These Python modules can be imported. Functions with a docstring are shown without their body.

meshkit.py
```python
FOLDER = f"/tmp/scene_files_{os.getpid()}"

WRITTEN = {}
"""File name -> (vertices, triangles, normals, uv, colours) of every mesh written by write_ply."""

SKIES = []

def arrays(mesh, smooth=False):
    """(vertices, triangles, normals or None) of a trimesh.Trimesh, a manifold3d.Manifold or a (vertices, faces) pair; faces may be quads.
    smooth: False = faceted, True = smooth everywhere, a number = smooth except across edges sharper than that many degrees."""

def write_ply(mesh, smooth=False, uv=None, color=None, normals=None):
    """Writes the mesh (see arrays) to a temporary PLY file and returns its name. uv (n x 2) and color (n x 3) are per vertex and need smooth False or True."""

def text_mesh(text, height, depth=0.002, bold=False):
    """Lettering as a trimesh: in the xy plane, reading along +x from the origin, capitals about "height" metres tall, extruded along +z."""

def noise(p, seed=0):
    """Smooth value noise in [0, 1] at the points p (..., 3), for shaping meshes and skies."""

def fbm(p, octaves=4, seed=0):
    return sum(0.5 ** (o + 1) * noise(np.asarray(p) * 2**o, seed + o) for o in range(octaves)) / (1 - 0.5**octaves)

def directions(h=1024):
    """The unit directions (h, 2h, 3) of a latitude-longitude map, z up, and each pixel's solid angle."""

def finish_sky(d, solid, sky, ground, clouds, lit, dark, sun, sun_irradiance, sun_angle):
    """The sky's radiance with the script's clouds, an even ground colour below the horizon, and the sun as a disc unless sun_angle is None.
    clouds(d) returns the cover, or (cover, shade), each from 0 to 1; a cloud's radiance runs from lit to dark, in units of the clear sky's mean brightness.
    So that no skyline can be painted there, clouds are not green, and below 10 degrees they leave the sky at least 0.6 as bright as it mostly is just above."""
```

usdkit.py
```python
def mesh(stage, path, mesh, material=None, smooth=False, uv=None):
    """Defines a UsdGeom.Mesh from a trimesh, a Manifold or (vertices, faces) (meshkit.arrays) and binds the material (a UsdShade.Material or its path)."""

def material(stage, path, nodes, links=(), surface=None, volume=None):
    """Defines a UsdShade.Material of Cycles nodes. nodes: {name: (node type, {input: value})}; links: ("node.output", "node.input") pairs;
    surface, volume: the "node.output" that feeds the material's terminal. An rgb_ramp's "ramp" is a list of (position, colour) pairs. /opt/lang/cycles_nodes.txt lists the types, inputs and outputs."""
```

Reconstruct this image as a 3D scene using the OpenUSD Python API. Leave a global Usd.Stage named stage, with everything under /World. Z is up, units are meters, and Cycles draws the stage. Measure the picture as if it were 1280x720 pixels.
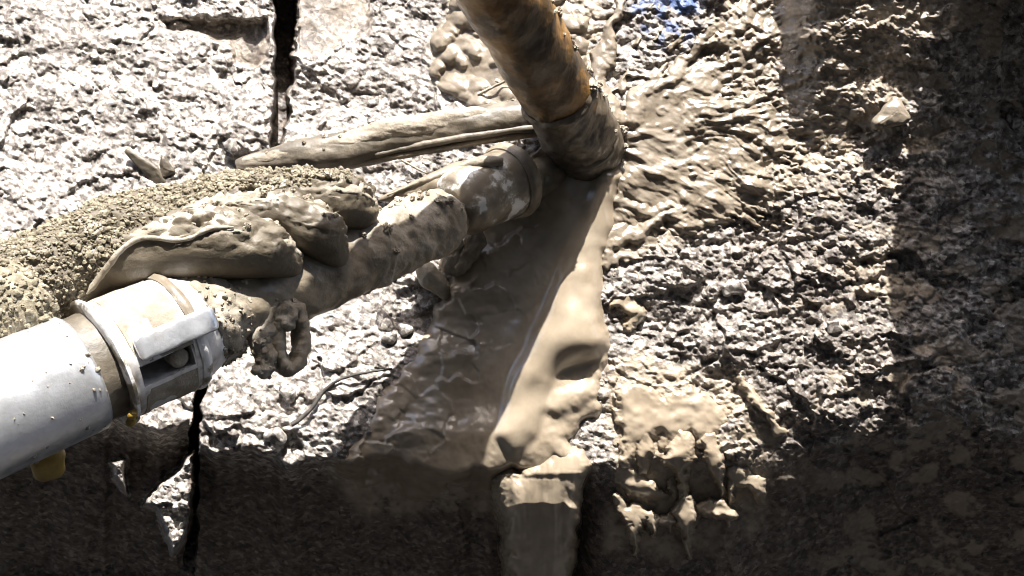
import math
import numpy as np
import trimesh
import manifold3d as m3
from scipy.spatial import cKDTree
from scipy.ndimage import gaussian_filter
from pxr import Usd, UsdGeom, UsdLux, UsdShade, Sdf, Gf, Vt
import usdkit
import meshkit

stage = Usd.Stage.CreateInMemory()
UsdGeom.SetStageUpAxis(stage, UsdGeom.Tokens.z)
UsdGeom.SetStageMetersPerUnit(stage, 1.0)
UsdGeom.Xform.Define(stage, '/World')
UsdGeom.Scope.Define(stage, '/World/Looks')

# ------------------------------------------------------------------ camera, sky, sun
DC = 1100.0            # distance from the lens to the rock face, in half millimetres
S = 0.0005             # one modelling unit = half a millimetre
H = 1.0                # height of the lens above the floor of the cut
cam = UsdGeom.Camera.Define(stage, '/World/camera')
cam.AddTranslateOp().Set(Gf.Vec3d(0, -DC * S, H))
cam.AddRotateXOp().Set(90.0)
cam.CreateHorizontalApertureAttr(36.0)
cam.CreateVerticalApertureAttr(36.0 * 576 / 1024)
cam.CreateFocalLengthAttr(18.0 / (640 / DC))
cam.CreateClippingRangeAttr(Gf.Vec2f(0.01, 100))
cam.CreateExposureAttr(1.78)

SUN = np.array([0.085, -0.40, 0.90])       # towards the sun
SUN /= np.linalg.norm(SUN)
elev, rot = math.asin(SUN[2]), math.atan2(SUN[0], SUN[1])
usdkit.material(stage, '/World/Looks/sky', {
    'sky': ('sky_texture', {'sky_type': 'single_scattering', 'sun_disc': False, 'aerosol_density': 4.0, 'ozone_density': 0.3, 'sun_elevation': elev, 'sun_rotation': rot}),
    'bg': ('background_shader', {'strength': 0.15})}, [('sky.color', 'bg.color')], surface='bg.background')
dome = UsdLux.DomeLight.Define(stage, '/World/sky')
UsdShade.MaterialBindingAPI.Apply(dome.GetPrim()).Bind(UsdShade.Material.Get(stage, '/World/Looks/sky'))
sun = UsdLux.DistantLight.Define(stage, '/World/sun')
sun.CreateIntensityAttr(1.25)
sun.CreateAngleAttr(0.5)
sun.CreateNormalizeAttr(True)
sun.CreateColorAttr(Gf.Vec3f(1.0, 0.975, 0.935))
sun.AddTransformOp().Set(Gf.Matrix4d().SetRotate(Gf.Rotation(Gf.Vec3d(0, 0, 1), Gf.Vec3d(*map(float, SUN)))))

# ------------------------------------------------------------------ helpers
counts = {}


def numbered(parent, name):
    k = counts.get((parent, name), 0)
    counts[(parent, name)] = k + 1
    return name if k == 0 else f'{name}_{k:03d}'


def tag(prim, label=None, cat=None, group=None, kind=None):
    for key, val in (('label', label), ('category', cat), ('group', group), ('kind', kind)):
        if val:
            prim.SetCustomDataByKey(key, val)
    return prim


def thing(name, label, cat, group=None, kind=None, loc=None):
    path = '/World/' + numbered('/World', name)
    x = UsdGeom.Xform.Define(stage, path)
    return tag(x.GetPrim(), label, cat, group, kind)


def world(v):
    return np.asarray(v, float) * S + np.array([0, 0, H])


def obj(name, mesh, mat, parent=None, smooth=40, label=None, cat=None, group=None, kind=None, prim_vars=None):
    """one Mesh prim; mesh is in modelling units"""
    base = str(parent.GetPath()) if parent is not None else '/World'
    path = base + '/' + numbered(base, name)
    if hasattr(mesh, 'vertices'):
        v, f = np.asarray(mesh.vertices), np.asarray(mesh.faces)
    else:
        v, f = mesh
    m = usdkit.mesh(stage, path, trimesh.Trimesh(world(v), f, process=False), '/World/Looks/' + mat, smooth=smooth)
    for k, a in (prim_vars or {}).items():
        a = np.asarray(a, np.float32)
        pv = UsdGeom.PrimvarsAPI(m).CreatePrimvar(k, Sdf.ValueTypeNames.Color3fArray, 'vertex')
        pv.Set(Vt.Vec3fArray.FromNumpy(a))
    return tag(m.GetPrim(), label, cat, group, kind)


def U(px, py, D):
    """the point D in front of the rock plane on the line of sight through picture position px, py"""
    k = 1 - np.asarray(D, float) / DC
    return np.stack(np.broadcast_arrays((px - 640.0) * k, -np.asarray(D, float), (360.0 - py) * k), -1)


noise, fbm = meshkit.noise, meshkit.fbm


def n2(px, py, sx, sy, seed=0, octv=3, z=0.0):
    p = np.stack(np.broadcast_arrays(np.asarray(px, float) / sx + 100, np.asarray(py, float) / sy + 100, z + 0.0), -1)
    return fbm(p, octv, seed) * 2 - 1


def sstep(a, b, x):
    t = np.clip((x - a) / (b - a), 0, 1)
    return t * t * (3 - 2 * t)


def seg_dist(X, Y, pts):
    """distance to a polyline, and how far along it (0..1)"""
    pts = np.asarray(pts, float)
    best = np.full(X.shape, 1e9)
    along = np.zeros(X.shape)
    ln = np.r_[0, np.cumsum(np.linalg.norm(np.diff(pts, axis=0), axis=1))]
    for i in range(len(pts) - 1):
        a, b = pts[i], pts[i + 1]
        d = b - a
        t = np.clip(((X - a[0]) * d[0] + (Y - a[1]) * d[1]) / max(d @ d, 1e-9), 0, 1)
        q = np.hypot(X - a[0] - t * d[0], Y - a[1] - t * d[1])
        m = q < best
        best[m] = q[m]
        along[m] = ((ln[i] + t * (ln[i + 1] - ln[i])) / ln[-1])[m]
    return best, along


def sdf(X, Y, poly):
    """signed distance, positive inside the polygon"""
    poly = np.asarray(poly, float)
    ins = np.zeros(X.shape, bool)
    x0, y0 = poly[-1]
    for x1, y1 in poly:
        c = ((y0 > Y) != (y1 > Y)) & (X < (x1 - x0) * (Y - y0) / ((y1 - y0) if y1 != y0 else 1e-9) + x0)
        ins ^= c
        x0, y0 = x1, y1
    d, _ = seg_dist(X, Y, np.vstack([poly, poly[:1]]))
    return np.where(ins, d, -d)


def wobble(X, Y, amp, size, seed):
    return X + amp * n2(X, Y, size, size, seed), Y + amp * n2(X, Y, size, size, seed + 50)


# ------------------------------------------------------------------ materials
def ramp_noise(scale, stops, detail=6, rough=0.6, extra=None):
    return {'geo': ('geometry', {}), 'n': ('noise_texture', {'scale': scale, 'detail': detail, 'roughness': rough}), 'r': ('rgb_ramp', {'ramp': stops})}


def simple(name, scale, stops, rough, bump=0.0, bscale=None, metallic=0.0, rr=None, bdist=0.001, spec=0.5, detail=6):
    nodes = ramp_noise(scale, stops, detail)
    nodes['p'] = ('principled_bsdf', {'roughness': rough, 'metallic': metallic, 'specular_ior_level': spec})
    links = [('geo.position', 'n.vector'), ('n.fac', 'r.fac'), ('r.color', 'p.base_color')]
    if bump:
        nodes['bn'] = ('noise_texture', {'scale': bscale or scale * 4, 'detail': 6, 'roughness': 0.65})
        nodes['b'] = ('bump', {'strength': bump, 'distance': bdist})
        links += [('geo.position', 'bn.vector'), ('bn.fac', 'b.height'), ('b.normal', 'p.normal')]
    if rr:
        nodes['rn'] = ('noise_texture', {'scale': rr[0], 'detail': 3})
        nodes['rm'] = ('map_range', {'from_min': 0.35, 'from_max': 0.65, 'to_min': rr[1], 'to_max': rr[2], 'clamp': True})
        links += [('geo.position', 'rn.vector'), ('rn.fac', 'rm.value'), ('rm.result', 'p.roughness')]
    usdkit.material(stage, '/World/Looks/' + name, nodes, links, surface='p.BSDF')


# broken granite: pale and dark grains, a tint primvar: r = mud film, g = blue paint, b = stone tone with painted shade
usdkit.material(stage, '/World/Looks/rock', {
    'geo': ('geometry', {}),
    'at': ('attribute', {'attribute': 'tint'}),
    'sep': ('separate_color', {}),
    'n1': ('noise_texture', {'scale': 190.0, 'detail': 6, 'roughness': 0.72}),
    'r1': ('rgb_ramp', {'ramp': [(0.33, (0.135, 0.122, 0.11)), (0.45, (0.22, 0.205, 0.19)), (0.54, (0.36, 0.345, 0.325)), (0.68, (0.60, 0.585, 0.56))]}),
    'v': ('voronoi_texture', {'scale': 330.0, 'feature': 'f1'}),
    'vs': ('separate_color', {}),
    'vr': ('rgb_ramp', {'ramp': [(0.0, (0.34, 0.31, 0.29)), (0.3, (0.62, 0.58, 0.55)), (0.55, (0.9, 0.86, 0.83)), (0.8, (1.1, 1.08, 1.04)), (0.9, (1.4, 1.37, 1.3)), (1.0, (1.8, 1.75, 1.65))]}),
    'mul': ('mix_color', {'blend_type': 'multiply', 'fac': 1.0, 'use_clamp_result': False}),
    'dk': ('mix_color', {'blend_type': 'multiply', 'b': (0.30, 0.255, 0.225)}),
    'n2': ('noise_texture', {'scale': 60.0, 'detail': 4}),
    'r2': ('rgb_ramp', {'ramp': [(0.3, (0.25, 0.20, 0.145)), (0.7, (0.37, 0.305, 0.225))]}),
    'mud': ('mix_color', {}),
    'blue': ('mix_color', {'b': (0.06, 0.095, 0.20)}),
    'bn': ('noise_texture', {'scale': 700.0, 'detail': 5, 'roughness': 0.7}),
    'b': ('bump', {'strength': 0.55, 'distance': 0.0009}),
    'rn': ('noise_texture', {'scale': 90.0, 'detail': 3}),
    'rm': ('map_range', {'from_min': 0.35, 'from_max': 0.65, 'to_min': 0.38, 'to_max': 0.75, 'clamp': True}),
    'p': ('principled_bsdf', {'specular_ior_level': 0.5})},
    [('at.color', 'sep.color'), ('geo.position', 'n1.vector'), ('n1.fac', 'r1.fac'), ('geo.position', 'v.vector'), ('v.color', 'vs.color'), ('vs.r', 'vr.fac'),
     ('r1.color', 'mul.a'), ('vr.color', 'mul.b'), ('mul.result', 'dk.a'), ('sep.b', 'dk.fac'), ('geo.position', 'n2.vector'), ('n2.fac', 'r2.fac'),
     ('dk.result', 'mud.a'), ('r2.color', 'mud.b'), ('sep.r', 'mud.fac'), ('mud.result', 'blue.a'), ('sep.g', 'blue.fac'), ('blue.result', 'p.base_color'),
     ('geo.position', 'bn.vector'), ('bn.fac', 'b.height'), ('b.normal', 'p.normal'), ('geo.position', 'rn.vector'), ('rn.fac', 'rm.value'), ('rm.result', 'p.roughness')],
    surface='p.BSDF')
simple('wet_mud', 45, [(0.3, (0.215, 0.172, 0.122)), (0.55, (0.265, 0.217, 0.158)), (0.75, (0.31, 0.26, 0.195))], 0.3, bump=0.2, bscale=300, rr=(60, 0.1, 0.38), bdist=0.0006, spec=0.7)
simple('splash_mud', 70, [(0.3, (0.12, 0.097, 0.07)), (0.55, (0.185, 0.153, 0.115)), (0.75, (0.27, 0.23, 0.18))], 0.3, bump=0.3, bscale=500, rr=(90, 0.2, 0.5), bdist=0.0008)
simple('drying_mud', 90, [(0.3, (0.15, 0.122, 0.088)), (0.5, (0.235, 0.20, 0.15)), (0.72, (0.36, 0.325, 0.265))], 0.7, bump=0.65, bscale=420, bdist=0.0012)
simple('glove_rubber', 85, [(0.3, (0.065, 0.051, 0.033)), (0.55, (0.095, 0.076, 0.05)), (0.75, (0.14, 0.117, 0.083))], 0.55, bump=0.4, bscale=420, rr=(80, 0.42, 0.75), bdist=0.001)
simple('sandy_knit', 300, [(0.3, (0.085, 0.07, 0.045)), (0.5, (0.19, 0.162, 0.11)), (0.7, (0.36, 0.32, 0.24))], 0.85, bump=0.8, bscale=900, bdist=0.001)
simple('olive_cloth', 200, [(0.35, (0.19, 0.16, 0.065)), (0.65, (0.33, 0.28, 0.13))], 0.85, bump=0.4, bscale=1200)
simple('aluminium', 40, [(0.28, (0.50, 0.49, 0.47)), (0.40, (0.62, 0.62, 0.62)), (0.65, (0.68, 0.69, 0.70))], 0.36, bump=0.12, bscale=700, metallic=0.8, rr=(120, 0.26, 0.38))
simple('scratched_metal', 90, [(0.3, (0.30, 0.27, 0.24)), (0.48, (0.52, 0.50, 0.48)), (0.62, (0.66, 0.65, 0.64)), (0.8, (0.42, 0.37, 0.28))], 0.42, bump=0.15, bscale=500, metallic=0.45, rr=(90, 0.3, 0.6))
simple('muddy_metal', 48, [(0.3, (0.10, 0.08, 0.058)), (0.50, (0.17, 0.14, 0.10)), (0.545, (0.30, 0.27, 0.22)), (0.57, (0.62, 0.60, 0.57)), (0.75, (0.70, 0.69, 0.67))], 0.4, bump=0.3, bscale=350, rr=(90, 0.25, 0.55))
simple('muddy_steel', 75, [(0.32, (0.085, 0.068, 0.048)), (0.5, (0.16, 0.13, 0.092)), (0.68, (0.26, 0.215, 0.15))], 0.45, bump=0.35, bscale=350, rr=(90, 0.25, 0.6))
simple('rusty_mud', 38, [(0.30, (0.022, 0.015, 0.008)), (0.45, (0.06, 0.036, 0.014)), (0.53, (0.14, 0.072, 0.02)), (0.63, (0.22, 0.12, 0.034)), (0.74, (0.25, 0.19, 0.115))], 0.32, bump=0.5, bscale=260, rr=(70, 0.2, 0.55), bdist=0.0015)
simple('dark_wood', 70, [(0.3, (0.045, 0.037, 0.027)), (0.5, (0.085, 0.07, 0.05)), (0.7, (0.16, 0.135, 0.10))], 0.5, bump=0.5, bscale=300)
simple('dark_steel', 55, [(0.3, (0.035, 0.028, 0.02)), (0.55, (0.075, 0.06, 0.042)), (0.7, (0.15, 0.125, 0.09)), (0.8, (0.26, 0.225, 0.17))], 0.38, bump=0.5, bscale=260, rr=(90, 0.25, 0.5))
simple('dark_root', 200, [(0.3, (0.02, 0.018, 0.016)), (0.7, (0.07, 0.06, 0.05))], 0.7, bump=0.4, bscale=900)
simple('yellow_paint', 120, [(0.3, (0.13, 0.078, 0.014)), (0.7, (0.27, 0.175, 0.028))], 0.5, bump=0.2, bscale=500)
simple('floor_mud', 20, [(0.3, (0.05, 0.04, 0.03)), (0.7, (0.11, 0.09, 0.065))], 0.6, bump=0.4, bscale=80)

# ------------------------------------------------------------------ the rock face
CRACK = [(360, -400), (357, 0), (356, 60), (352, 120), (346, 185), (322, 300), (285, 400), (247, 505), (241, 600), (236, 720), (230, 1000)]
LIP_X = [-600, 0, 150, 236, 242, 255, 300, 345, 372, 430, 520, 610, 700, 760, 860, 960, 1050, 1130, 1280, 1800]
LIP_Y = [515, 515, 525, 535, 565, 560, 562, 575, 584, 574, 577, 594, 584, 578, 567, 562, 548, 540, 548, 560]


def axis_steps(a, b, fine, lo, hi):
    mid = np.arange(a, b + fine, fine)
    left, right, x, st = [], [], a, fine
    while x > lo:
        st *= 1.16
        x -= st
        left.append(x)
    x, st = mid[-1], fine
    while x < hi:
        st *= 1.16
        x += st
        right.append(x)
    return np.r_[left[::-1], mid, right]


def facets(X, Y, cell, tilt, lift, seed, stretch=1.5):
    """broken-stone relief: every cell of a jittered net is a small plane of its own"""
    rng = np.random.default_rng(seed)
    gx, gy = np.meshgrid(np.arange(-700, 1900, cell * stretch), np.arange(-500, 1100, cell))
    p = np.stack([gx.ravel(), gy.ravel()], 1) + rng.uniform(-.5, .5, (gx.size, 2)) * [cell * stretch, cell]
    w = wobble(X, Y, cell * 0.45, cell * 0.7, seed)
    q = np.stack([w[0].ravel() / stretch, w[1].ravel()], 1)
    _, i = cKDTree(p / [stretch, 1]).query(q)
    t = rng.normal(0, tilt, (len(p), 2))
    h = rng.normal(0, lift, len(p))
    return (h[i] + t[i, 0] * (X.ravel() - p[i, 0]) / stretch + t[i, 1] * (Y.ravel() - p[i, 1])).reshape(X.shape)


NOTCH = [(196, -60), (200, 20), (208, 38), (240, 40), (262, 48), (288, 52), (294, 80), (318, 84), (335, 70), (340, -60)]
NOTCH2 = [(372, -60), (372, 66), (400, 68), (425, 55), (460, 40), (470, -60)]


def base_height(X, Y):
    """the rock face without its small relief: depth towards the lens"""
    Z = 360 - Y
    s = 0.30 - 0.20 * sstep(450, 800, X) - 0.06 * sstep(900, 1150, X)
    D = -s * np.maximum(Z + 120, -60) + 30
    D = D + 12 * n2(X, Y, 190, 150, 3, 3) + 5 * n2(X, Y, 60, 45, 4, 2)
    D = D + 0.35 * np.clip(165 - Y, 0, 330) * sstep(965, 1040, X + 16 * n2(X, Y, 60, 60, 14)) * (1 - 0.5 * sstep(1200, 1300, X))
    xw = X + 6 * n2(X, Y, 40, 40, 12)
    lip = np.interp(xw, LIP_X, LIP_Y) + (9 + 6 * (1 - sstep(600, 700, X))) * n2(X, X * 0, 40, 1, 11, 4)
    soft = 1.5 + 30 * sstep(880, 1010, X)
    t = np.where(Y - lip > 12 * soft, Y - lip, soft * np.log1p(np.exp(np.minimum((Y - lip) / soft, 12))))
    slope = 1.05 - 0.565 * sstep(690, 760, X) * (1 - 0.55 * sstep(890, 970, X) - 0.3 * sstep(980, 1200, X))
    first = 46 - 38 * sstep(690, 760, X) * (1 - sstep(960, 1100, X))
    D = D - slope * t - first * (1 - sstep(850, 980, X)) * (1 - np.exp(-t / 14))
    return D, t, lip


GX = axis_steps(-12, 1292, 1.2, -520, 1800)
GY = axis_steps(-12, 732, 1.2, -330, 1000)
PX, PY = np.meshgrid(GX, GY)
D0, UNDER, LIP = base_height(PX, PY)

cd, _ = seg_dist(PX + 7 * n2(PX, PY, 20, 20, 20, 4), PY, CRACK)
cw = np.interp(PY, [-300, 0, 100, 165, 188, 205, 480, 560, 720], [14, 13.5, 11.5, 8, 4, 0, 4, 5, 6])
cw = np.where((PY > 192) & (PY < 470), 0, cw)
CRK = np.where(cw > 0.5, 1 - sstep(cw * 0.8, cw * 1.15 + 1, cd), 0) * sstep(-60, -40, PY)
wx, wy = wobble(PX, PY, 5, 16, 33)
notch = sstep(-3, 3, sdf(wx, wy, NOTCH)) * sstep(20, 30, PY + 4 * n2(PX, PY, 14, 14, 9))
notch2 = sstep(-5, 5, sdf(wx, wy, NOTCH2))

# where the splashed mud film lies on the stone
HX, HY = 748.0, 178.0
SPLASH = [(772, 215), (762, 280), (756, 318), (800, 322), (842, 296), (890, 276), (945, 262), (1000, 246), (1062, 200), (1080, 130), (1120, 60), (1160, -60), (940, -60), (885, 40), (862, 78),
          (835, 100), (800, 122), (780, 150)]
FILM = [SPLASH, [(530, 60), (552, 20), (575, -60), (720, -60), (760, 20), (745, 110), (700, 150), (640, 140), (590, 128), (550, 112)],
        [(760, 470), (790, 440), (900, 470), (985, 530), (970, 660), (900, 700), (770, 690)], [(1000, -60), (1150, -60), (1150, 120), (1110, 170), (1030, 200)],
        [(1225, 270), (1300, 260), (1300, 310), (1240, 302)], [(400, 575), (620, 590), (625, 660), (540, 640), (460, 652), (405, 610)]]
film = np.zeros(PX.shape)
fx, fy = wobble(PX, PY, 22, 40, 60)
for p in FILM:
    film = np.maximum(film, sstep(-12, 18, sdf(fx, fy, p)))
WET = [(640, 225), (668, 186), (720, 168), (772, 196), (768, 262), (752, 330), (756, 400), (764, 432), (750, 470), (742, 520), (715, 545), (716, 582), (640, 606), (614, 640), (590, 618), (560, 606), (520, 626), (488, 604), (450, 612), (424, 590), (470, 512),
       (522, 430), (552, 372), (575, 330), (600, 270)]
wet_in = sstep(4, 22, sdf(*wobble(PX, PY, 9, 38, 90), WET))
patch = sstep(0.05, 0.35, n2(PX, PY, 40, 26, 71, 6) + 0.35 * n2(PX, PY, 8, 6, 72, 2)) * 0.7 * sstep(900, 1150, PX)
film = np.clip(film * (0.62 + 0.6 * n2(PX, PY, 24, 18, 61, 4) + 0.6 * n2(PX, PY, 7, 6, 62, 2)) * (1.2 - 0.45 * sstep(820, 900, PX) * sstep(540, 580, PY)), 0, 1)
film = np.maximum(film, patch)
calm = np.clip(1 - 0.9 * wet_in - 0.65 * film - 0.7 * notch - 0.75 * notch2 - 0.35 * CRK, 0.08, 1)
deep = sstep(2, 40, UNDER)
relief = facets(PX, PY, 85, 0.07, 3.0, 6, 1.5) + facets(PX, PY, 40, 0.11, 2.0, 1, 1.9) + facets(PX, PY, 14, 0.17, 1.1, 2, 1.8) + facets(PX, PY, 6.0, 0.30, 0.8, 3, 1.6) + facets(PX, PY, 3.4, 0.30, 0.42, 4, 1.5)
relief = gaussian_filter(relief, 0.65)
rng = np.random.default_rng(44)
for _ in range(420):
    bx, by, br, rot_, asp = rng.uniform(-10, 1290), rng.uniform(-10, 560), 3.5 + 9 * rng.random() ** 2.2, rng.uniform(0, 3.1), rng.uniform(0.5, 0.95)
    q = (slice(*np.searchsorted(GY, [by - 20, by + 20])), slice(*np.searchsorted(GX, [bx - 20, bx + 20])))
    dx, dy = PX[q] - bx, PY[q] - by
    a_, b_ = dx * math.cos(rot_) + dy * math.sin(rot_), (-dx * math.sin(rot_) + dy * math.cos(rot_)) / asp
    far = np.maximum(np.maximum(np.abs(a_), np.abs(b_)), (np.abs(a_) + np.abs(b_)) * rng.uniform(0.66, 0.8)) / br
    relief[q] = np.where(far < 1, np.maximum(relief[q] * 0.3 + np.minimum(1, (1 - far) * 3) * br * 0.42 + rng.normal(0, 0.22) * dx + rng.normal(-0.05, 0.2) * dy, relief[q] - 1), relief[q])
smooth_ = sstep(0.12, 0.36, n2(PX, PY, 75, 48, 45, 4))
relief = relief * (1 - 0.55 * smooth_) + 1.5 * smooth_
lowspot = n2(PX, PY, 90, 60, 19, 3)
rid = np.abs(n2(PX, PY, 26, 15, 8, 4))
relief = relief - 3.6 * (0.25 - rid) * 1.4 + 2.2 * n2(PX, PY, 8, 6, 5, 3) + 7 * lowspot
ruf = 0.64 + 0.42 * sstep(760, 900, PX)
ROCK = D0 + relief * calm * ruf * (1 - deep * (0.45 + 0.35 * sstep(690, 760, PX) * (1 - sstep(980, 1100, PX)))) - 125 * CRK - 20 * notch - 13 * notch2
# the bulge of stone beside the crack
bd = sdf(wx, wy, [(322, -40), (345, -40), (345, 190), (290, 200), (272, 165), (290, 130), (315, 100)])
ROCK += 11 * sstep(-8, 14, bd)
# raised stone shaped to catch sun, standing in for two sunlit patches
sun_patch = sdf(wx, wy, [(244, 552), (241, 640), (229, 676), (216, 694), (206, 668), (196, 640), (180, 633), (200, 606), (226, 580)])
sun_patch2 = sdf(wx, wy, [(139, 576), (158, 574), (157, 592), (160, 616), (148, 606), (138, 598)])
tgt = 44 + 0.12 * (600 - PY) + 0.9 * relief
ROCK = np.where(PX < 246, np.maximum(ROCK, tgt - 230 * sstep(5, -6, np.maximum(sun_patch, sun_patch2))), ROCK)

blue = sstep(-18, 10, np.maximum(sdf(fx, fy, [(775, -30), (880, -30), (886, 20), (868, 44), (842, 56), (815, 36), (790, 16)]) - 3, -30)) * sstep(-0.15, 0.2, n2(PX, PY, 12, 12, 66))
blue = np.maximum(blue * 0.8, sstep(-3, 5, sdf(wx, wy, [(835, -30), (882, -30), (872, 14), (850, 18), (836, 8)])))
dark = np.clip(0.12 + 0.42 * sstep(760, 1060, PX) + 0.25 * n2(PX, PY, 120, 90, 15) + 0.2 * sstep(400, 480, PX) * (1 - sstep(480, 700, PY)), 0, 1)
dark = dark * (1 - 0.75 * sstep(1110, 1180, PX))  # stone painted paler on the right to lift the cast shadow there
dark = np.maximum(dark, 0.95 * sstep(-4, 40, UNDER) * (1 - sstep(5, -6, np.maximum(sun_patch, sun_patch2)) * 0 ))  # shade painted into the hollow under the lip
dark = np.where((PX < 246) & (np.maximum(sun_patch, sun_patch2) > -4), 0.1, dark)  # painted shade left off the raised sunlit stones
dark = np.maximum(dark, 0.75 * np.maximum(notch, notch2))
dark = np.maximum(dark, CRK)  # crack darkened in colour to stand in for its shade
mudtint = np.clip(film + 0.35 * np.maximum(notch, notch2) * (0.6 + n2(PX, PY, 20, 20, 77)), 0, 1)
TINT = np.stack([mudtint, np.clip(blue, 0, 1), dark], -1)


def grid_faces(keep):
    """the triangles of the picture-wide net whose quads are kept"""
    ny, nx = PX.shape
    i = np.arange(ny * nx).reshape(ny, nx)
    a, b, c, d = i[:-1, :-1][keep], i[:-1, 1:][keep], i[1:, 1:][keep], i[1:, :-1][keep]
    return np.vstack([np.stack([a, d, c], 1), np.stack([a, c, b], 1)])


def sub(V, F, *attrs):
    used = np.unique(F)
    back = np.full(len(V), -1)
    back[used] = np.arange(len(used))
    return (V[used], back[F]) + tuple(a[used] for a in attrs)


RV = U(PX, PY, ROCK).reshape(-1, 3)
qx, qy = 0.5 * (PX[:-1, :-1] + PX[1:, 1:]), 0.5 * (PY[:-1, :-1] + PY[1:, 1:])
crack_x = np.interp(qy, [p[1] for p in CRACK], [p[0] for p in CRACK])
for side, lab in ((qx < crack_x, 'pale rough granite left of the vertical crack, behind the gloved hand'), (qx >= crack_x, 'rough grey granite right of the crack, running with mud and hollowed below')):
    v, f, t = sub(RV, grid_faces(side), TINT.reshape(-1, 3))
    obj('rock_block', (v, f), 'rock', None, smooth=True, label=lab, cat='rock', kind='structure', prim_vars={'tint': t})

# unseen ledge added above the view to shade the right-hand side
rng = np.random.default_rng(5)


def jut(x0, x1, d1, seed, wild=9, lean=0.0, slant=0.0):
    n = 46
    gx, gd = np.linspace(x0, x1, n), np.linspace(-60, d1, n)
    A, B = np.meshgrid(gx, gd)
    low = 392 - 0.30 * B + 9 * n2(A, B, 50, 50, seed)
    edge = wild * n2(B, A * 0, 40, 1, seed + 3, 4) + lean * B
    A2 = A + edge * (1 - (A - x0) / (x1 - x0))
    B2 = B + (18 * n2(A, A * 0, 45, 1, seed + 5, 4) + slant * (A - x0)) * (B + 60) / (d1 + 60)
    lo = np.stack([A2, -B2, low], -1).reshape(-1, 3)
    hi = np.stack([A2, -B2, low + 260 + 30 * n2(A, B, 90, 90, seed + 1)], -1).reshape(-1, 3)
    i = np.arange(n * n).reshape(n, n)
    a, b, c, d = i[:-1, :-1].ravel(), i[:-1, 1:].ravel(), i[1:, 1:].ravel(), i[1:, :-1].ravel()
    F = np.vstack([np.stack([a, c, b], 1), np.stack([a, d, c], 1)])
    G = F[:, ::-1] + n * n
    rim = np.r_[i[0, :-1], i[:-1, -1], i[-1, :0:-1], i[:0:-1, 0]]
    nx = np.roll(rim, -1)
    W = np.vstack([np.stack([rim, nx, nx + n * n], 1), np.stack([rim, nx + n * n, rim + n * n], 1)])
    return trimesh.Trimesh(np.vstack([lo, hi]), np.vstack([F, G, W]), process=False)


for x0, x1, d1, lab in ((1160, 1800, 420, 'unseen rock ledge added above to cast the shade on the right side'),):
    m = jut(x0 - 640, x1 - 640, d1, 40 + d1, *((9, 0.0, 0.0) if d1 > 200 else (26, -0.12, -0.16)))
    obj('added_ledge', m, 'rock', None, smooth=30, label=lab, cat='rock', kind='structure', prim_vars=None)

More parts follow.
